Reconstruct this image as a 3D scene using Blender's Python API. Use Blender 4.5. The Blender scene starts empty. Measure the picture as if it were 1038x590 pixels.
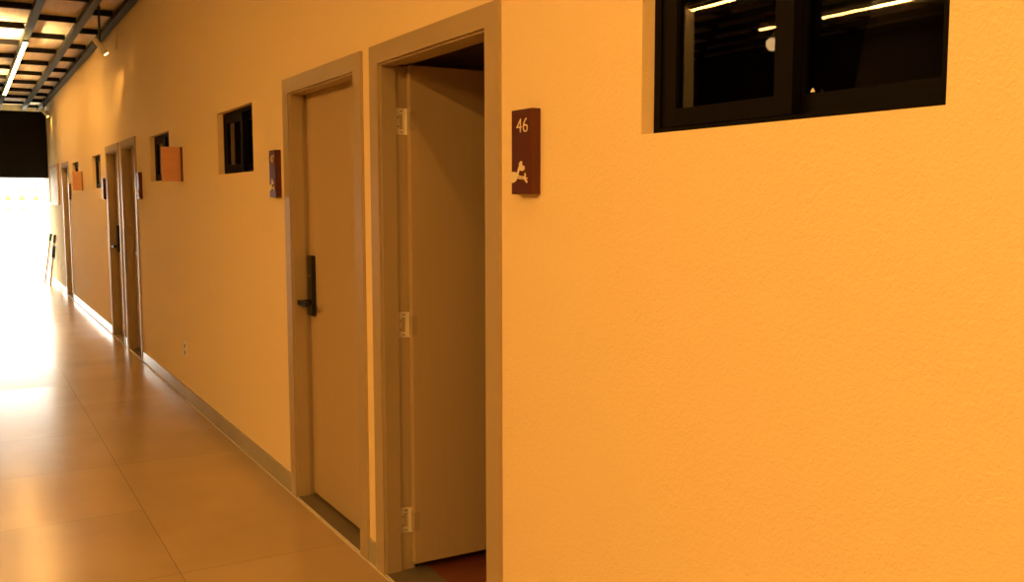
import bpy, bmesh, math, random
from mathutils import Vector, Matrix, Euler
random.seed(7)
S = bpy.context.scene
C = S.collection

# ------------------------------------------------------------------ camera
F_PX = 969.49
fw = Vector((-0.86394198, 0.49466328, -0.09440605))
rt = Vector((0.49699693, 0.86775118, -0.00139677))
up = Vector((-0.08123003, 0.04812624, 0.9955328))
cd = bpy.data.cameras.new('camera'); cam = bpy.data.objects.new('camera', cd); C.objects.link(cam)
cd.sensor_fit = 'HORIZONTAL'; cd.sensor_width = 36.0; cd.lens = F_PX*36.0/1038.0
cd.clip_start = 0.02; cd.clip_end = 300
cam.matrix_world = Matrix(((rt.x, up.x, -fw.x, 0), (rt.y, up.y, -fw.y, -1.45129), (rt.z, up.z, -fw.z, 1.54442), (0, 0, 0, 1)))
S.camera = cam

# ------------------------------------------------------------------ light and exposure
S.view_settings.view_transform = 'Standard'; S.view_settings.look = 'None'
S.view_settings.gamma = 1.0; S.view_settings.exposure = 0.0; S.view_settings.use_curve_mapping = False
WORLD = 9.0            # overcast daylight outside the far opening
LED_COL = (1.0, 0.485, 0.115)
LED = 130.0            # radiance of the linear lamps
w = bpy.data.worlds.new('daylight'); S.world = w; w.use_nodes = True
bg = w.node_tree.nodes['Background']; bg.inputs[0].default_value = (1.0, 0.95, 0.80, 1); bg.inputs[1].default_value = WORLD
S.cycles.max_bounces = 8; S.cycles.diffuse_bounces = 4; S.cycles.glossy_bounces = 4

# ------------------------------------------------------------------ materials
def mat(name, col, rough=0.5, metal=0.0, spec=0.5, bump=None, var=0.0, coat=0.0, emit=None):
    m = bpy.data.materials.new(name); m.use_nodes = True
    nt = m.node_tree; b = nt.nodes['Principled BSDF']
    b.inputs['Base Color'].default_value = (*col, 1); b.inputs['Roughness'].default_value = rough
    b.inputs['Metallic'].default_value = metal; b.inputs['Specular IOR Level'].default_value = spec
    b.inputs['Coat Weight'].default_value = coat
    tc = nt.nodes.new('ShaderNodeTexCoord')
    if var:
        n = nt.nodes.new('ShaderNodeTexNoise'); n.inputs['Scale'].default_value = 3.0; n.inputs['Detail'].default_value = 5
        nt.links.new(tc.outputs['Object'], n.inputs['Vector'])
        r = nt.nodes.new('ShaderNodeMapRange'); r.inputs[1].default_value = .3; r.inputs[2].default_value = .7
        r.inputs[3].default_value = 1-var; r.inputs[4].default_value = 1+var
        nt.links.new(n.outputs[0], r.inputs[0])
        mx = nt.nodes.new('ShaderNodeVectorMath'); mx.operation = 'SCALE'; mx.inputs[0].default_value = col
        nt.links.new(r.outputs[0], mx.inputs['Scale']); nt.links.new(mx.outputs[0], b.inputs['Base Color'])
    if bump:
        sc, st, dist = bump
        n = nt.nodes.new('ShaderNodeTexNoise'); n.inputs['Scale'].default_value = sc; n.inputs['Detail'].default_value = 3
        nt.links.new(tc.outputs['Object'], n.inputs['Vector'])
        bp = nt.nodes.new('ShaderNodeBump'); bp.inputs['Strength'].default_value = st; bp.inputs['Distance'].default_value = dist
        nt.links.new(n.outputs[0], bp.inputs['Height']); nt.links.new(bp.outputs[0], b.inputs['Normal'])
    if emit:
        b.inputs['Emission Color'].default_value = (*emit[0], 1); b.inputs['Emission Strength'].default_value = emit[1]
    return m

WALLC = (0.84, 0.68, 0.38)
def wall_material():
    m = mat('yellow_stucco', WALLC, .85, spec=.2)
    nt = m.node_tree; b = nt.nodes['Principled BSDF']
    tc = nt.nodes.new('ShaderNodeTexCoord')
    n1 = nt.nodes.new('ShaderNodeTexNoise'); n1.inputs['Scale'].default_value = 85; n1.inputs['Detail'].default_value = 1.5; n1.inputs['Distortion'].default_value = 1.5
    n2 = nt.nodes.new('ShaderNodeTexVoronoi'); n2.inputs['Scale'].default_value = 80
    n3 = nt.nodes.new('ShaderNodeTexNoise'); n3.inputs['Scale'].default_value = 9
    for n in (n1, n2, n3): nt.links.new(tc.outputs['Object'], n.inputs['Vector'])
    a = nt.nodes.new('ShaderNodeMath'); a.operation = 'MULTIPLY_ADD'; a.inputs[1].default_value = .25
    nt.links.new(n2.outputs[0], a.inputs[0]); nt.links.new(n1.outputs[0], a.inputs[2])
    c = nt.nodes.new('ShaderNodeMath'); c.operation = 'MULTIPLY_ADD'; c.inputs[1].default_value = .6
    nt.links.new(n3.outputs[0], c.inputs[0]); nt.links.new(a.outputs[0], c.inputs[2])
    bp = nt.nodes.new('ShaderNodeBump'); bp.inputs['Strength'].default_value = .60; bp.inputs['Distance'].default_value = .004
    nt.links.new(c.outputs[0], bp.inputs['Height']); nt.links.new(bp.outputs[0], b.inputs['Normal'])
    return m

def floor_material():
    """large glossy tiles: grout lines at the measured pitch, each tile a hair out of level"""
    m = mat('beige_tile', (.40, .33, .22), .2, spec=.5)
    nt = m.node_tree; b = nt.nodes['Principled BSDF']; L = nt.links
    def N(t, **k):
        n = nt.nodes.new(t)
        for a, v in k.items(): setattr(n, a, v)
        return n
    def M(op, a, bb=None, cc=None):
        n = N('ShaderNodeMath', operation=op)
        for i, v in enumerate((a, bb, cc)):
            if v is None: continue
            if isinstance(v, (int, float)): n.inputs[i].default_value = v
            else: L.new(v, n.inputs[i])
        return n.outputs[0]
    tc = N('ShaderNodeTexCoord'); sp = N('ShaderNodeSeparateXYZ'); L.new(tc.outputs['Object'], sp.inputs[0])
    x, y = sp.outputs[0], sp.outputs[1]
    PY, PX = .935, .945
    v = M('DIVIDE', M('ADD', y, .735), PY)
    side = M('GREATER_THAN', y, -.735)                    # the row beside the wall has double length tiles
    px = M('MULTIPLY_ADD', side, PX, PX)
    u = M('DIVIDE', M('ADD', x, 4.03), px)
    fu, fv = M('FRACT', u), M('FRACT', v)
    du = M('MULTIPLY', M('MINIMUM', fu, M('SUBTRACT', 1.0, fu)), px)
    dv = M('MULTIPLY', M('MINIMUM', fv, M('SUBTRACT', 1.0, fv)), PY)
    g = M('LESS_THAN', M('MINIMUM', du, dv), .0025)
    cell = N('ShaderNodeCombineXYZ'); L.new(M('FLOOR', u), cell.inputs[0]); L.new(M('FLOOR', v), cell.inputs[1]); L.new(side, cell.inputs[2])
    wn = N('ShaderNodeTexWhiteNoise', noise_dimensions='3D'); L.new(cell.outputs[0], wn.inputs[0])
    n1 = N('ShaderNodeTexNoise'); n1.inputs['Scale'].default_value = 2.2; n1.inputs['Detail'].default_value = 7
    L.new(tc.outputs['Object'], n1.inputs['Vector'])
    f = M('MULTIPLY_ADD', n1.outputs[0], .35, .75)
    f = M('MULTIPLY_ADD', wn.outputs[0], .10, f)
    f = M('MULTIPLY', f, M('MULTIPLY_ADD', g, -.32, 1.0))
    sc = N('ShaderNodeVectorMath', operation='SCALE'); sc.inputs[0].default_value = (.47, .345, .18); L.new(f, sc.inputs['Scale'])
    L.new(sc.outputs[0], b.inputs['Base Color'])
    b.inputs['Roughness'].default_value = .22
    geo = N('ShaderNodeNewGeometry')
    c = N('ShaderNodeVectorMath', operation='SUBTRACT'); L.new(wn.outputs['Color'], c.inputs[0]); c.inputs[1].default_value = (.5, .5, .5)
    s2 = N('ShaderNodeVectorMath', operation='MULTIPLY'); L.new(c.outputs[0], s2.inputs[0]); s2.inputs[1].default_value = (.026, .026, 0)
    ad = N('ShaderNodeVectorMath', operation='ADD'); L.new(geo.outputs['Normal'], ad.inputs[0]); L.new(s2.outputs[0], ad.inputs[1])
    nm = N('ShaderNodeVectorMath', operation='NORMALIZE'); L.new(ad.outputs[0], nm.inputs[0])
    L.new(nm.outputs[0], b.inputs['Normal'])
    return m

def wood_material(name, c1, c2, scale, rough=.5, axis=(1, 12, 12)):
    m = mat(name, c1, rough)
    nt = m.node_tree; b = nt.nodes['Principled BSDF']
    tc = nt.nodes.new('ShaderNodeTexCoord'); mp = nt.nodes.new('ShaderNodeMapping'); mp.inputs['Scale'].default_value = axis
    n = nt.nodes.new('ShaderNodeTexNoise'); n.inputs['Scale'].default_value = scale; n.inputs['Detail'].default_value = 6
    r = nt.nodes.new('ShaderNodeValToRGB'); r.color_ramp.elements[0].color = (*c1, 1); r.color_ramp.elements[1].color = (*c2, 1)
    r.color_ramp.elements[0].position = .35; r.color_ramp.elements[1].position = .65
    nt.links.new(tc.outputs['Object'], mp.inputs[0]); nt.links.new(mp.outputs[0], n.inputs['Vector'])
    nt.links.new(n.outputs[0], r.inputs[0]); nt.links.new(r.outputs[0], b.inputs['Base Color'])
    return m

def glass_material():
    m = bpy.data.materials.new('window_glass'); m.use_nodes = True; nt = m.node_tree; nt.nodes.clear()
    o = nt.nodes.new('ShaderNodeOutputMaterial'); mx = nt.nodes.new('ShaderNodeMixShader')
    fr = nt.nodes.new('ShaderNodeFresnel'); fr.inputs[0].default_value = 1.52
    tr = nt.nodes.new('ShaderNodeBsdfTransparent'); tr.inputs[0].default_value = (.75, .75, .75, 1)
    gl = nt.nodes.new('ShaderNodeBsdfGlossy'); gl.inputs['Roughness'].default_value = .015
    nt.links.new(fr.outputs[0], mx.inputs[0]); nt.links.new(tr.outputs[0], mx.inputs[1]); nt.links.new(gl.outputs[0], mx.inputs[2])
    nt.links.new(mx.outputs[0], o.inputs[0])
    return m

M_WALL = wall_material()
M_FLOOR = floor_material()
M_FRAME = mat('taupe_lacquer', (.41, .32, .18), .38, spec=.4, var=.03)
M_LEAF = wood_material('taupe_laminate', (.46, .345, .185), (.475, .357, .192), 3.0, .42, axis=(30, 30, 1))
M_BASE = mat('baseboard_tile', (.36, .33, .25), .12, spec=.6, var=.08)
M_GROUT = mat('pale_grout', (.62, .56, .42), .7)
M_STONE = mat('dark_threshold_stone', (.13, .105, .065), .35, var=.15)
M_ALU = mat('dark_bronze_aluminium', (.003, .002, .0015), .5, spec=.08)
M_GLASS = glass_material()
M_BLACK = mat('black_metal', (.012, .011, .010), .35, metal=.2)
M_BARS = mat('black_painted_bar', (.008, .007, .006), .7, spec=.2)
M_BEAM = mat('grey_painted_beam', (.024, .030, .020), .6, spec=.2)
M_PANEL = wood_material('ceiling_wood_board', (.68, .56, .36), (.80, .69, .48), 2.2, .6, axis=(1, 9, 1))
M_SIGN = mat('reddish_brown_wood', (.088, .017, .006), .35, var=.1)
M_CREAM = mat('cream_lettering', (.80, .70, .47), .5)
M_STEEL = mat('brushed_steel', (.74, .68, .55), .35, metal=.35)
M_SCREW = mat('screw_recess', (.05, .035, .02), .5, metal=.5)
M_TERRA = wood_material('terracotta_board', (.58, .30, .16), (.64, .34, .18), 3.0, .5, axis=(1, 1, 6))
M_WHITE = mat('white_plastic', (.80, .78, .70), .4)
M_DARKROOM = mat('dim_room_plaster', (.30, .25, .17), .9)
M_WOODFLOOR = wood_material('red_brown_floorboard', (.13, .032, .014), (.20, .058, .024), 4.0, .3, axis=(8, 1, 1))
M_DARKWALL = mat('dark_brown_paint', (.030, .024, .018), .8)
M_LED = mat('led_diffuser', (.8, .8, .8), .5, emit=(LED_COL, LED))
M_LED_DIM = mat('led_diffuser_dim', (.8, .8, .8), .5, emit=(LED_COL, LED*.42))
M_LED_THIN = mat('led_diffuser_thin', (.8, .8, .8), .5, emit=(LED_COL, LED*1.6))
M_LED_ADDED = mat('led_diffuser_added', (.8, .8, .8), .5, emit=(LED_COL, LED*2.0))
M_SPOT = mat('spot_lens', (.8, .8, .8), .5, emit=(LED_COL, 30))
M_PAVE = mat('pale_paving', (.55, .53, .48), .8, var=.1)
M_FENCE = mat('orange_yellow_paint', (.75, .22, .05), .6)
M_POLE = wood_material('pale_pole_wood', (.55, .34, .22), (.64, .43, .29), 4, .5)
M_BOARD = mat('pale_board', (.58, .50, .36), .6)
M_POST = mat('pale_painted_steel', (.55, .52, .40), .4)
M_GREEN = mat('green_grip', (.03, .16, .09), .5)
M_RED = mat('dark_red_grip', (.17, .03, .02), .5)
M_GLOBE = mat('opal_globe', (.3, .25, .15), .4, emit=((1.0, .60, .25), 13.0))

# ------------------------------------------------------------------ helpers
def bm_box(bm, x0, x1, y0, y1, z0, z1, bev=0.0):
    vs = [bm.verts.new(p) for p in ((x0,y0,z0),(x1,y0,z0),(x1,y1,z0),(x0,y1,z0),(x0,y0,z1),(x1,y0,z1),(x1,y1,z1),(x0,y1,z1))]
    fs = [bm.faces.new([vs[i] for i in f]) for f in ((3,2,1,0),(4,5,6,7),(0,1,5,4),(1,2,6,5),(2,3,7,6),(3,0,4,7))]
    if bev:
        es = list({e for f in fs for e in f.edges})
        bmesh.ops.bevel(bm, geom=es, offset=bev, segments=2, profile=.7, affect='EDGES')
def bm_tube(bm, p, q, r0, r1=None, n=16):
    p, q = Vector(p), Vector(q); d = q-p; r1 = r0 if r1 is None else r1
    z = d.normalized(); x = z.orthogonal().normalized(); y = z.cross(x)
    A, B = [], []
    for i in range(n):
        t = 2*math.pi*i/n; v = x*math.cos(t)+y*math.sin(t)
        A.append(bm.verts.new(p+v*r0)); B.append(bm.verts.new(q+v*r1))
    for i in range(n):
        j = (i+1) % n; bm.faces.new((A[i], A[j], B[j], B[i]))
    bm.faces.new(A[::-1]); bm.faces.new(B)
def link(name, bm, m, parent=None, smooth=False):
    me = bpy.data.meshes.new(name); bmesh.ops.recalc_face_normals(bm, faces=bm.faces[:]); bm.to_mesh(me); bm.free()
    me.materials.append(m)
    if smooth:
        for p in me.polygons: p.use_smooth = True
        me.set_sharp_from_angle(angle=math.radians(40))
    o = bpy.data.objects.new(name, me); C.objects.link(o)
    if parent: o.parent = parent
    return o
def box(name, m, parent, x0, x1, y0, y1, z0, z1, bev=0.0):
    bm = bmesh.new(); bm_box(bm, x0, x1, y0, y1, z0, z1, bev); return link(name, bm, m, parent)
def boxes(name, m, parent, lst, bev=0.0):
    bm = bmesh.new()
    for b in lst: bm_box(bm, *b, bev)
    return link(name, bm, m, parent)
def tag(o, label=None, cat=None, group=None, kind=None):
    if label: o['label'] = label
    if cat: o['category'] = cat
    if group: o['group'] = group
    if kind: o['kind'] = kind
    return o
def empty(name, loc=(0,0,0)):
    o = bpy.data.objects.new(name, None); C.objects.link(o); o.location = loc; o.empty_display_size = .1; return o
def poly_plate(bm, pts, y0, y1):
    """flat polygon in the x-z plane given thickness along y"""
    a = [bm.verts.new((x, y0, z)) for x, z in pts]; b = [bm.verts.new((x, y1, z)) for x, z in pts]
    bm.faces.new(a); bm.faces.new(b[::-1]); n = len(pts)
    for i in range(n): j = (i+1) % n; bm.faces.new((a[j], a[i], b[i], b[j]))

# ------------------------------------------------------------------ layout numbers (metres; corridor runs along -x, right wall is y = 0)
XF, XN, YL, ZC = -20.3, 5.0, -7.2, 3.31
WEND = -21.35
# doors: casing outer x range, hinge side
DOORS = [(-3.662, -2.597, 'open'), (-4.862, -3.762, 'shut'), (-10.66, -9.67, 'shut_r'), (-11.83, -10.80, 'shut'), (-17.35, -16.25, 'shut_r')]
CASW, ZTOP = .087, 2.152
WINS = [(-1.897, -1.058, 1.704, 2.10), (-6.352, -5.495, 1.712, 2.10), (-8.90, -8.02, 1.712, 2.10),
        (-13.19, -12.38, 1.70, 2.10), (-15.68, -14.86, 1.70, 2.10)]
TH = .16

# ------------------------------------------------------------------ right wall with its openings
def wall_right():
    ops = [(a+.05, b-.05, -1, ZTOP-.04) for a, b, k in DOORS] + list(WINS)
    xs = sorted({WEND, XN} | {o[0] for o in ops} | {o[1] for o in ops})
    zs = sorted({0.0, 3.6} | {o[2] for o in ops if o[2] > 0} | {o[3] for o in ops})
    def solid(i, k):
        if not (0 <= i < len(xs)-1 and 0 <= k < len(zs)-1): return False
        x, z = (xs[i]+xs[i+1])/2, (zs[k]+zs[k+1])/2
        return not any(o[0] < x < o[1] and o[2] < z < o[3] for o in ops)
    bm = bmesh.new(); V = {}
    def v(i, s, k):
        if (i, s, k) not in V: V[(i, s, k)] = bm.verts.new((xs[i], s*TH, zs[k]))
        return V[(i, s, k)]
    for i in range(len(xs)-1):
        for k in range(len(zs)-1):
            if not solid(i, k): continue
            for s in (0, 1): bm.faces.new((v(i,s,k), v(i+1,s,k), v(i+1,s,k+1), v(i,s,k+1)))
            if not solid(i-1, k): bm.faces.new((v(i,0,k), v(i,1,k), v(i,1,k+1), v(i,0,k+1)))
            if not solid(i+1, k): bm.faces.new((v(i+1,0,k), v(i+1,1,k), v(i+1,1,k+1), v(i+1,0,k+1)))
            if not solid(i, k-1): bm.faces.new((v(i,0,k), v(i+1,0,k), v(i+1,1,k), v(i,1,k)))
            if not solid(i, k+1): bm.faces.new((v(i,0,k+1), v(i+1,0,k+1), v(i+1,1,k+1), v(i,1,k+1)))
    o = link('wall_right', bm, M_WALL)
    tag(o, 'long yellow stucco wall running the whole length of the corridor', 'wall', kind='structure')
wall_right()

tag(box('floor', M_FLOOR, None, WEND, XN, YL, .0, -.15, 0), 'glossy beige tiled corridor floor reflecting the daylight', 'floor', kind='structure')
tag(box('floor_rooms', M_WOODFLOOR, None, WEND, XN, TH+.02, 3.2, -.15, .006), 'reddish brown board floor inside the rooms', 'floor', kind='structure')
tag(box('floor_doorways', M_DARKROOM, None, WEND, XN, 0, TH+.02, -.15, -.001), 'screed under the wall', 'floor', kind='structure')
tag(box('wall_left', M_DARKWALL, None, XF, XN, YL-.2, YL, -.1, 3.6), 'dark brown wall on the far side of the corridor', 'wall', kind='structure')
tag(box('wall_near', M_DARKWALL, None, XN, XN+.2, YL-.2, 3.3, -.1, 3.6), 'dark brown wall behind the viewer', 'wall', kind='structure')
EXIT_Y = -1.95
tag(box('wall_far', M_DARKWALL, None, XF-.2, XF, YL, EXIT_Y, -.1, 3.6), 'dark brown end wall beside the exit', 'wall', kind='structure')
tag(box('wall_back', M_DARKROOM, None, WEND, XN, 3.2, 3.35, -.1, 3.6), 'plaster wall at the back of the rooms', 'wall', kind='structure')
tag(box('wall_end', M_WALL, None, WEND-.15, WEND, 0, 3.35, -.1, 3.6), 'yellow end wall of the room block', 'wall', kind='structure')
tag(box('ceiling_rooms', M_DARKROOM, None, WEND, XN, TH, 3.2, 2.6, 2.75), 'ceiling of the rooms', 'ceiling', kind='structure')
for k, x in enumerate((-2.3, -3.71, -5.3, -7.2, -9.5, -10.73, -12.1, -16.1, -17.6)):
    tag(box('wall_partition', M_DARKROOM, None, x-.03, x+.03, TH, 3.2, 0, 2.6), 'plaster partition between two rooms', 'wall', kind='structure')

# baseboard: tile skirting between the doors, with grout gaps
def baseboards():
    bm = bmesh.new(); gm = bmesh.new()
    segs = []; x = XN
    for a, b, k in DOORS:
        segs.append((b, x)); x = a
    segs.append((WEND, x))
    for lo, hi in segs:
        t = hi
        while t > lo+.003:
            n = max(lo, math.floor((t-.01+.03)/.945)*.945-.03)
            if n > t-.01: n = max(lo, n-.945)
            bm_box(bm, n+.0015, t-.0015, -.009, 0, .003, .105, .0012); t = n
        bm_box(gm, lo, hi, -.006, 0, .0, .1)
    o = link('baseboard_right', bm, M_BASE); tag(o, 'grey beige tile skirting along the foot of the yellow wall', 'baseboard', kind='structure')
    g = link('baseboard_grout', gm, M_GROUT, o)
    t = box('trim_1', M_GROUT, None, WEND, XN, -.016, -.0095, -.001, .0035)
    tag(t, 'thin pale grout line where the floor meets the skirting', 'trim', kind='structure')
baseboards()

# ------------------------------------------------------------------ ceiling: boards, long beams, staggered black cross bars
BEAMY = [-.045, -.325, -.757] + [-.757-.435*i for i in range(1, 15)]
ceil = empty('ceiling', (0, 0, ZC)); tag(ceil, 'wooden board ceiling behind a grid of grey beams and black cross bars', 'ceiling', kind='structure')
def cpart(name, m, lst, bev=0, kind=None):
    bm = bmesh.new()
    for b in lst: bm_box(bm, b[0], b[1], b[2], b[3], b[4]-ZC, b[5]-ZC, bev)
    o = link(name, bm, m, ceil)
    if kind: o['kind'] = kind
    return o
cpart('roof_slab', M_DARKWALL, [(XF-1.0, XN+.2, YL-.2, 0, 3.6, 3.75), (WEND-.2, XN+.2, 0, 3.35, 3.6, 3.75)])  # unseen slab put in over the boards to keep sky light out
for i, y in enumerate(BEAMY):
    w_ = .035
    cpart('long_beam', M_BEAM, [(XF-.9, XN, y-w_, y+w_, ZC, ZC+.05)])
    y1 = BEAMY[i+1] if i+1 < len(BEAMY) else YL
    cpart('wood_board', M_PANEL, [(XF-.9, XN, y1, y, ZC+.095, ZC+.11)])
rest = []
for i in range(len(BEAMY)-1):
    a, b = BEAMY[i+1]+.03, BEAMY[i]-.03
    off = -9.66 if i % 2 else -10.30
    x = off + 1.185*math.ceil((XN-off)/1.185) - 1.185
    while x > XF-.85:
        bar = (x-.02, x+.02, a, b, ZC+.038, ZC+.09)
        if i < 5 and x < -5.5: cpart('cross_bar', M_BARS, [bar])
        else: rest.append(bar)
        x -= 1.185
cpart('cross_bars', M_BARS, rest, kind='stuff')

tag(box('trim_2', M_PANEL, None, XF-.95, XF-.9, YL, 0, ZC-.035, 3.6), 'wooden edge board closing the roof above the exit', 'trim', kind='structure')
# ------------------------------------------------------------------ doors
def make_door(n, x0, x1, mode, label):
    r = empty('door_%d' % n, ((x0+x1)/2, 0, 0)); cx = (x0+x1)/2
    tag(r, label, 'door', kind='structure')
    def B(name, m, lst, bev=0, parent=r, par_off=cx):
        bm = bmesh.new()
        for b in lst: bm_box(bm, b[0]-par_off, b[1]-par_off, *b[2:], bev)
        return link(name, bm, m, parent)
    i0, i1, iz = x0+CASW, x1-CASW, ZTOP-.072           # inner edge of the casing
    # casing lies on the wall: two stiles and a head mitred as one flat frame
    bm = bmesh.new()
    out = [(x0-cx, 0), (x0-cx, ZTOP), (x1-cx, ZTOP), (x1-cx, 0), (i1-cx, 0), (i1-cx, iz), (i0-cx, iz), (i0-cx, 0)]
    poly_plate(bm, out, -.013, .0); 
    link('casing', bm, M_FRAME, r)
    j = .008
    # jamb lining with a rebate for the leaf
    a0, a1, az = i0+j, i1-j, iz-j
    B('jamb', M_FRAME, [(x0+.05, a0, 0, .062, 0, az), (x0+.05, a0-.012, .062, .125, 0, az), (a1, x1-.05, 0, .062, 0, az), (a1+.012, x1-.05, .062, .125, 0, az),
                        (x0+.05, x1-.05, 0, .062, az, ZTOP-.04), (x0+.05, x1-.05, .062, .125, az+.012, ZTOP-.04)])
    B('threshold', M_STONE, [(x0+.05, x1-.05, -.004, TH+.02, -.001, .010)])
    B('metal_strip', M_STEEL, [(x0+.05, x1-.05, -.008, -.004, -.001, .009)])
    lw = (a1+.009)-(a0-.009)
    if mode == 'open':
        # leaf swung a quarter turn into the room, its face towards the viewer
        lx = a0+.03
        lf = B('leaf', M_LEAF, [(lx-.036, lx, .110, .110+lw, .042, az+.004)], .0015)
        hz = (1.858, 1.040, .222)
        for z in hz:
            h = B('hinge', M_STEEL, [(a0-.0118, a0-.0085, .066, .104, z-.052, z-.030), (a0-.0118, a0-.0085, .066, .104, z+.030, z+.052),
                                     (a0-.0118, a0-.0085, .066, .078, z-.030, z+.030), (a0-.0118, a0-.0085, .095, .104, z-.030, z+.030)])
            bm = bmesh.new(); bm_tube(bm, (a0-.003-cx, .106, z-.052), (a0-.003-cx, .106, z+.052), .0065)
            link('knuckle', bm, M_STEEL, h, True)
            bm = bmesh.new()
            for (yy, zz) in ((.073, z-.020), (.073, z+.016), (.088, z-.041), (.088, z+.041)):
                bm_tube(bm, (a0-.0095-cx, yy, zz), (a0-.0070-cx, yy, zz), .0030, n=10)
            link('screw', bm, M_SCREW, h, True)
            bm = bmesh.new()
            bm_box(bm, a0-.004-cx, lx+.0012-cx, .107, .110, z-.038, z+.038); bm_box(bm, lx-cx, lx+.0012-cx, .110, .132, z-.038, z+.038)
            link('hinge_plate', bm, M_STEEL if z < 0 else M_FRAME, h)
        y = .110+lw-.075
        B('lock_plate', M_BLACK, [(lx, lx+.018, y-.035, y+.035, .955, 1.262)], .004, lf)
        B('handle', M_BLACK, [(lx+.018, lx+.07, y-.011, y+.011, 1.01, 1.035), (lx+.052, lx+.07, y-.12, y+.011, 1.01, 1.035)], .003, lf)
        return r
    yl = .084
    lf = B('leaf', M_LEAF, [(a0-.009, a1+.009, yl, yl+.036, .022, az+.009)], .0012)
    if mode == 'shut': s, ex = 1, a0+.055
    else: s, ex = -1, a1-.055
    B('lock_plate', M_BLACK, [(ex-.035, ex+.035, yl-.022, yl, .960, 1.268)], .004, lf)
    B('handle', M_BLACK, [(ex-.012, ex+.012, yl-.085, yl-.022, 1.018, 1.044),
                          (min(ex, ex+s*.125), max(ex, ex+s*.125), yl-.085, yl-.067, 1.018, 1.044)], .004, lf)
    bm = bmesh.new(); bm_tube(bm, (ex-cx, yl-.024, 1.165), (ex-cx, yl-.0215, 1.165), .004, n=12)
    link('keyhole', bm, M_STEEL, lf, True)
    return r
make_door(1, *DOORS[0], 'taupe door standing open into the room beside the sign numbered 46')
make_door(2, *DOORS[1], 'closed taupe door with a black lever lock left of the open door')
make_door(3, *DOORS[2], 'closed door on the right of the distant pair in mid corridor')
make_door(4, *DOORS[3], 'closed door with a black handle on the left of the distant pair in mid corridor')
make_door(5, *DOORS[4], 'farthest single door near the bright exit')

# ------------------------------------------------------------------ windows
def make_window(n, x0, x1, z0, z1, label):
    r = empty('window_%d' % n, ((x0+x1)/2, .05, z0)); tag(r, label, 'window', kind='structure')
    cx = (x0+x1)/2
    def B(name, m, lst, parent=r, bev=0):
        bm = bmesh.new()
        for b in lst: bm_box(bm, b[0]-cx, b[1]-cx, b[2]-.05, b[3]-.05, b[4]-z0, b[5]-z0, bev)
        return link(name, bm, m, parent)
    e = .024
    B('frame', M_ALU, [(x0, x0+e, .038, .105, z0, z1), (x1-e, x1, .038, .105, z0, z1), (x0+e, x1-e, .038, .105, z0, z0+.014), (x0+e, x1-e, .038, .105, z1-e, z1),
                       (x0+e, x1-e, .066, .071, z0+.014, z0+.022)])
    def sash(a, b, y, g):
        s = B('sash', M_ALU, [(a, a+g, y, y+.024, z0+.016, z1-e), (b-g, b, y, y+.024, z0+.016, z1-e),
                              (a+g, b-g, y, y+.024, z0+.016, z0+.058), (a+g, b-g, y, y+.024, z1-e-.042, z1-e)], bev=.0015)
        B('pane', M_GLASS, [(a+g, b-g, y+.011, y+.014, z0+.058, z1-e-.042)], s)
        return s
    W = x1-x0
    sash(x0+e, x0+W*.535, .043, .052 if n == 1 else .05)
    sb = sash(x0+W*.485, x1-e, .072, .040)
    if n == 1:   # small pale latch stop on the lower rail
        bm = bmesh.new(); poly_plate(bm, [(x0+.475-cx, .060), (x0+.484-cx, .060), (x0+.4795-cx, .068)], .018, .022); link('latch', bm, M_WHITE, sb)
    return r
make_window(1, *WINS[0], 'dark framed sliding window at upper right beyond the sign numbered 46')
make_window(2, *WINS[1], 'small dark sliding window left of the sign by the closed door')
make_window(3, *WINS[2], 'small window partly hidden by the nearer terracotta projecting sign')
make_window(4, *WINS[3], 'small narrow looking window left of the distant pair of doors')
make_window(5, *WINS[4], 'small window partly hidden by the farther terracotta projecting sign')

# ------------------------------------------------------------------ exit: black fascia, rail, outdoors
f = empty('exit_fascia', (XF, 0, 2)); tag(f, 'black panel hanging above the bright exit at the corridor end', 'panel')
bm = bmesh.new(); bm_box(bm, -.06, .06, EXIT_Y, -.002, .01, 1.215); link('panel', bm, M_BARS, f)
bm = bmesh.new(); bm_box(bm, -.07, .07, EXIT_Y, -.002, -.025, .01, .004); link('bottom_rail', bm, M_BEAM, f)
tag(box('ground', M_PAVE, None, -75, XF, -30, 12, -.2, -.06), 'sunlit pale paving outside the exit', 'ground', kind='structure')
fr = empty('railing', (-34, 0, 0)); tag(fr, 'faint orange yellow railing with balusters outside the exit', 'railing')
for z in (1.62, 1.90, 1.28):
    bm = bmesh.new(); bm_tube(bm, (0, -9, z), (0, 3, z), .025, n=10); link('rail', bm, M_FENCE, fr, True)
for k in range(31):
    bm = bmesh.new(); bm_tube(bm, (0, -9+.4*k, -.06), (0, -9+.4*k, 1.9), .018, n=8); bm_tube(bm, (0, -9+.4*k, 1.55), (0, -9+.4*k, 1.70), .07, .07, n=10)
    link('baluster', bm, M_FENCE, fr, True)

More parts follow.
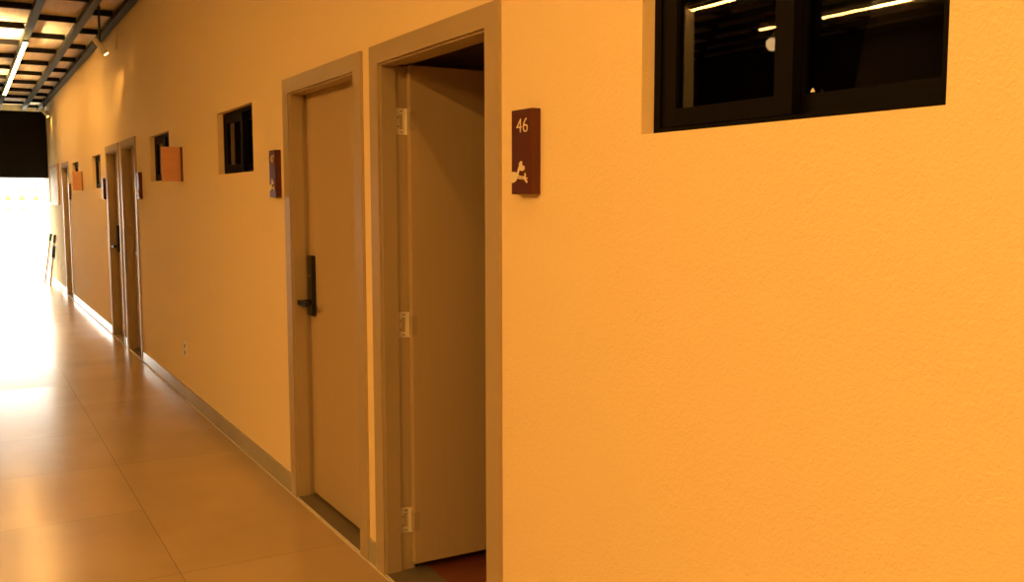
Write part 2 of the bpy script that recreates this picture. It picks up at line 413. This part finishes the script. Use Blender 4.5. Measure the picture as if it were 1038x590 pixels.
# ------------------------------------------------------------------ room signs
def text_mesh(s, width, height):
    cu = bpy.data.curves.new('t', 'FONT'); cu.body = s; cu.resolution_u = 4; cu.offset = -.012; cu.extrude = 0
    o = bpy.data.objects.new('t', cu); C.objects.link(o)
    bpy.context.view_layer.update()
    me = bpy.data.meshes.new_from_object(o.evaluated_get(bpy.context.evaluated_depsgraph_get()))
    bpy.data.objects.remove(o); bpy.data.curves.remove(cu)
    xs = [v.co.x for v in me.vertices]; ys = [v.co.y for v in me.vertices]
    sx = width/(max(xs)-min(xs)); sy = height/(max(ys)-min(ys)); x0, y0 = min(xs), min(ys)
    bm = bmesh.new(); bm.from_mesh(me); bpy.data.meshes.remove(me)
    for v in bm.verts: v.co = Vector(((v.co.x-x0)*sx, 0, (v.co.y-y0)*sy))
    g = bmesh.ops.extrude_face_region(bm, geom=bm.faces[:])
    for v in g['geom']:
        if isinstance(v, bmesh.types.BMVert): v.co.y += .0015
    return bm
def ell(cx, cz, rx, rz, n=28, a0=0, a1=2*math.pi):
    return [(cx+rx*math.cos(a0+(a1-a0)*i/n), cz+rz*math.sin(a0+(a1-a0)*i/n)) for i in range(n)]
def stroke(pts, w):
    L, R = [], []
    for i, p in enumerate(pts):
        a = Vector(pts[max(i-1, 0)]); b = Vector(pts[min(i+1, len(pts)-1)]); d = (b-a).normalized(); nrm = Vector((-d.y, d.x))
        ww = w[i] if isinstance(w, (list, tuple)) else w
        L.append(tuple(Vector(p)+nrm*ww/2)); R.append(tuple(Vector(p)-nrm*ww/2))
    return L+R[::-1]
def room_sign(x0, number, label, w=.112):
    z0, h, p = 1.562, .245, .032
    r = empty('room_sign', (x0, 0, z0)); tag(r, label, 'sign', 'brown room signs beside the doors')
    bm = bmesh.new(); bm_box(bm, 0, w, -p, 0, 0, h, .002); link('body', bm, M_SIGN, r)
    if number:
        bm = text_mesh(number, .064*w/.112, .041)
        for v in bm.verts: v.co += Vector((.030, -p-.0015, .178))
        link('number', bm, M_CREAM, r)
    # cream emblem: a round body at the edge, a neck and head above, forked limbs to the right
    bm = bmesh.new(); y0, y1 = -p-.0016, -p
    k = w/.120
    P = lambda pts: [(x*k, z) for x, z in pts]
    poly_plate(bm, P([(-.006, .034), (.014, .034), (.030, .039), (.038, .048), (.040, .056), (.034, .062), (.020, .066), (-.006, .066)]), y0, y1)
    poly_plate(bm, P(stroke([(.036, .054), (.043, .066), (.050, .078)], [.012, .009, .009])), y0-.0002, y1)
    poly_plate(bm, P(ell(.066, .0755, .017, .0082)), y0-.0004, y1)
    poly_plate(bm, P([(.051, .078), (.049, .088), (.058, .096), (.066, .095), (.066, .082)]), y0-.0006, y1)
    poly_plate(bm, P(stroke([(.036, .055), (.062, .051), (.090, .049)], [.004, .0035, .003])), y0-.0008, y1)
    poly_plate(bm, P(stroke([(.036, .048), (.066, .045), (.100, .046)], [.004, .0035, .003])), y0-.0003, y1)
    poly_plate(bm, P(stroke([(.084, .049), (.086, .055), (.084, .061)], [.005, .006, .005])), y0-.0005, y1)
    poly_plate(bm, P(stroke([(.080, .046), (.090, .040), (.097, .034)], [.006, .006, .005])), y0-.0007, y1)
    link('emblem', bm, M_CREAM, r)
room_sign(-2.480, '46', 'dark red brown sign numbered 46 with a cream emblem, right of the open door', .112)
room_sign(-5.062, '47', 'dark brown sign numbered 47 on the wall left of the closed taupe door', .112)
room_sign(-9.50, None, 'small dark sign right of the distant pair of doors')
room_sign(-12.06, None, 'small dark sign left of the distant pair of doors')
room_sign(-16.15, None, 'small dark sign right of the farthest door near the exit')

# ------------------------------------------------------------------ projecting terracotta signs
def flag(x, label, ym=-.148):
    r = empty('projecting_sign', (x, 0, 1.69)); tag(r, label, 'sign', 'terracotta signs projecting from the wall')
    bm = bmesh.new(); bm_box(bm, -.012, .012, ym, -.012, 0, .255, .003); link('board', bm, M_TERRA, r)
    bm = bmesh.new(); bm_box(bm, -.03, .03, -.012, 0, .0, .255, .002); link('wall_bracket', bm, M_SIGN, r)
flag(-7.53, 'nearer terracotta board projecting from the wall over the small window')
flag(-14.4, 'farther terracotta board projecting from the wall near the farthest door', -.125)

# ------------------------------------------------------------------ wall outlets
def outlet(x, z, label):
    r = empty('wall_outlet', (x, 0, z)); tag(r, label, 'outlet', 'white outlets low on the wall')
    bm = bmesh.new(); bm_box(bm, -.037, .037, -.007, 0, -.06, .06, .002); link('cover_plate', bm, M_WHITE, r)
    for dz in (-.026, .026):
        bm = bmesh.new(); bm_tube(bm, (0, -.0078, dz), (0, -.0068, dz), .017, n=20); s = link('socket', bm, M_SCREW, r, True)
outlet(-7.62, .40, 'nearest white outlet low on the wall above the skirting')
outlet(-14.42, .40, 'middle white outlet low on the wall beyond the distant pair of doors')
outlet(-18.38, .40, 'farthest white outlet low on the wall near the leaning poles')

# ------------------------------------------------------------------ linear lamps along the grid
def linear_lamp(x0, x1, y, label, m=None, hw=.021):
    cx = (x0+x1)/2; L = (x1-x0)/2
    r = empty('linear_lamp', (cx, y, ZC)); tag(r, label, 'lamp', 'linear lamps under the ceiling grid')
    bm = bmesh.new(); bm_box(bm, -L, L, -.024, .024, -.022, 0, .002); link('housing', bm, M_BEAM, r)
    bm = bmesh.new(); bm_box(bm, -L+.01, L-.01, -hw, hw, -.032, -.0221); link('diffuser', bm, m or M_LED, r)
linear_lamp(-18.0, -12.0, BEAMY[2], 'long white glowing lamp on the ceiling beam above the far corridor', M_LED_DIM)
linear_lamp(-2.2, 2.6, BEAMY[2], 'glowing lamp on the ceiling beam above the open door', M_LED_DIM)
y4 = BEAMY[10]; y5 = BEAMY[13]
linear_lamp(-7.0, 1.0, -4.36, 'slim lamp across the corridor, the upper glowing line reflected in the dark window', M_LED_THIN, .011)
linear_lamp(-7.45, 1.0, -5.64, 'slim lamp far across the corridor, the lower glowing line reflected in the dark window', M_LED_THIN, .011)

linear_lamp(-.6, 4.6, -2.9, 'unseen overhead lamp added above the viewer to brighten the near wall', M_LED_ADDED)  # extra strip added out of view to lift the near wall
# post and globe lamp on the far side (seen reflected in the near window)
t = empty('post', (-7.08, -4.36, 0)); tag(t, 'slim pale steel post reflected at the left of the dark window', 'post')
bm = bmesh.new(); bm_box(bm, -.055, .055, -.055, .055, 0, ZC-.001, .004); link('shaft', bm, M_POST, t)
bm = bmesh.new(); bm_box(bm, -.10, .10, -.10, .10, 0, .012, .003); link('base_plate', bm, M_BEAM, t)
GX = -6.61
g = empty('pendant_globe', (GX, -5.0, ZC)); tag(g, 'small pale globe pendant reflected in the dark window', 'lamp')
bm = bmesh.new(); bm_tube(bm, (0, 0, -.26), (0, 0, 0), .006, n=8); link('cord', bm, M_BLACK, g, True)
bm = bmesh.new(); bm_tube(bm, (0, 0, -.28), (0, 0, -.22), .028, .020); link('socket', bm, M_BLACK, g, True)
bm = bmesh.new(); bmesh.ops.create_uvsphere(bm, u_segments=24, v_segments=16, radius=.062)
for v in bm.verts: v.co.z -= .335
link('globe', bm, M_GLOBE, g, True)

# ------------------------------------------------------------------ wall washing spotlights
def spotlight(x, y, z, label, power, aim=(-.55, .42, -1), cone=95):
    r = empty('spotlight', (x, y, z)); tag(r, label, 'spotlight', 'small white spotlights below the ceiling edge')
    d = Vector((.02, .081, -.115)).normalized()
    bm = bmesh.new(); bm_tube(bm, -d*.085, d*.085, .026); link('head', bm, M_WHITE, r, True)
    bm = bmesh.new(); bm_tube(bm, d*.0851, d*.087, .020); link('lens', bm, M_SPOT, r, True)
    bm = bmesh.new(); bm_tube(bm, (0, 0, 0), (0, 0, ZC+.05-z), .009, n=8); bm_box(bm, -.012, .012, min(0, BEAMY[1]+.035-y)-.012, .012, ZC+.012-z, ZC+.03-z); link('bracket', bm, M_BEAM, r, True)
    ld = bpy.data.lights.new('spot_beam', 'SPOT'); ld.energy = power; ld.color = LED_COL; ld.spot_size = math.radians(cone); ld.spot_blend = 1.0; ld.shadow_soft_size = .06
    lo = bpy.data.objects.new('spot_beam', ld); C.objects.link(lo); lo.parent = r; lo.location = d*.095
    lo.rotation_euler = Vector(aim).to_track_quat('-Z', 'Y').to_euler()
spotlight(-9.8, -.262, 2.98, 'nearer white spotlight tilted at the wall above the distant doors', 150, (-1.85, .22, -.45), 32)
spotlight(-19.0, -.108, 3.10, 'farther white spotlight beside the black panel at the exit', 12)
bm = bmesh.new(); bm_tube(bm, (.035, 0, -.05), (.035, 0, .175), .007, n=10); bm_box(bm, -.06, .02, -.012, .010, -.05, .03, .003)
c = link('junction_box', bm, M_WALL); c.location = (-10.65, -.010, 3.135); tag(c, 'small wall coloured junction box with a conduit, right of the spotlight', 'junction box')
# lamps added out of view to brighten the ceiling boards
def added_uplight(x, y, z, label, power):
    r = empty('added_uplight', (x, y, z)); tag(r, label, 'lamp', 'unseen lamps added to brighten the ceiling boards')
    bm = bmesh.new(); bm_tube(bm, (0, 0, 0), (0, 0, .10), .05, .11, 24); link('reflector', bm, M_BLACK, r, True)
    bm = bmesh.new(); bm_tube(bm, (.08, 0, .06), (.08, 0, ZC-z), .005, n=8); link('stem', bm, M_BLACK, r, True)
    ld = bpy.data.lights.new('uplight_beam', 'SPOT'); ld.energy = power; ld.color = (1.0, .62, .27); ld.spot_size = math.radians(140); ld.spot_blend = .6; ld.shadow_soft_size = .10
    lo = bpy.data.objects.new('uplight_beam', ld); C.objects.link(lo); lo.parent = r; lo.location = (0, 0, .125); lo.rotation_euler = (math.pi, 0, 0)
added_uplight(-12.0, -1.5, 2.6, 'unseen lamp added above the corridor to brighten the ceiling boards', 1100)
added_uplight(-15.8, -1.4, 2.6, 'farther unseen lamp added above the corridor to brighten the ceiling boards', 350)

# ------------------------------------------------------------------ poles leaning by the exit
def pole(b, t, grip, label, hook=False):
    r = empty('leaning_pole', b); tag(r, label, 'pole', 'poles leaning against the wall by the exit')
    d = Vector(t)-Vector(b)
    bm = bmesh.new(); bm_tube(bm, (0, 0, 0), d*.86, .016, .014); link('shaft', bm, M_POLE, r, True)
    bm = bmesh.new(); bm_tube(bm, d*.86, d, .024, .024); link('grip', bm, grip, r, True)
    if hook:
        m = d*.74; n = d*.62
        bm = bmesh.new()
        for a in (d*.80, d*.56): bm_tube(bm, a, a+Vector((.26, 0, -.01)), .010, n=8)
        bm_tube(bm, d*.80+Vector((.26, 0, -.01)), d*.56+Vector((.26, 0, -.01)), .010, n=8)
        bm_tube(bm, d*.80, d*.56, .024, n=10)
        link('hook', bm, M_SCREW, r, True)
pole((-20.15, -.15, .0), (-19.95, -.026, .93), M_GREEN, 'pale leaning pole with a green top by the exit')
pole((-19.4, -.11, .0), (-19.05, -.026, .93), M_RED, 'pale leaning pole with a dark red top and metal hook by the exit', True)

# ------------------------------------------------------------------ pale board on the wall next to the exit
nb = empty('notice_board', (-18.86, 0, 1.475)); tag(nb, 'large pale blank board on the yellow wall next to the exit', 'board')
bm = bmesh.new(); bm_box(bm, -.86, .86, -.016, 0, .04, .66, .002); link('panel', bm, M_BOARD, nb)
bm = bmesh.new()
for b in ((-.89, -.84, -.03, 0, 0, .70), (.84, .89, -.03, 0, 0, .70), (-.84, .84, -.03, 0, 0, .05), (-.84, .84, -.03, 0, .65, .70)): bm_box(bm, *b, .002)
link('board_frame', bm, M_POLE, nb)
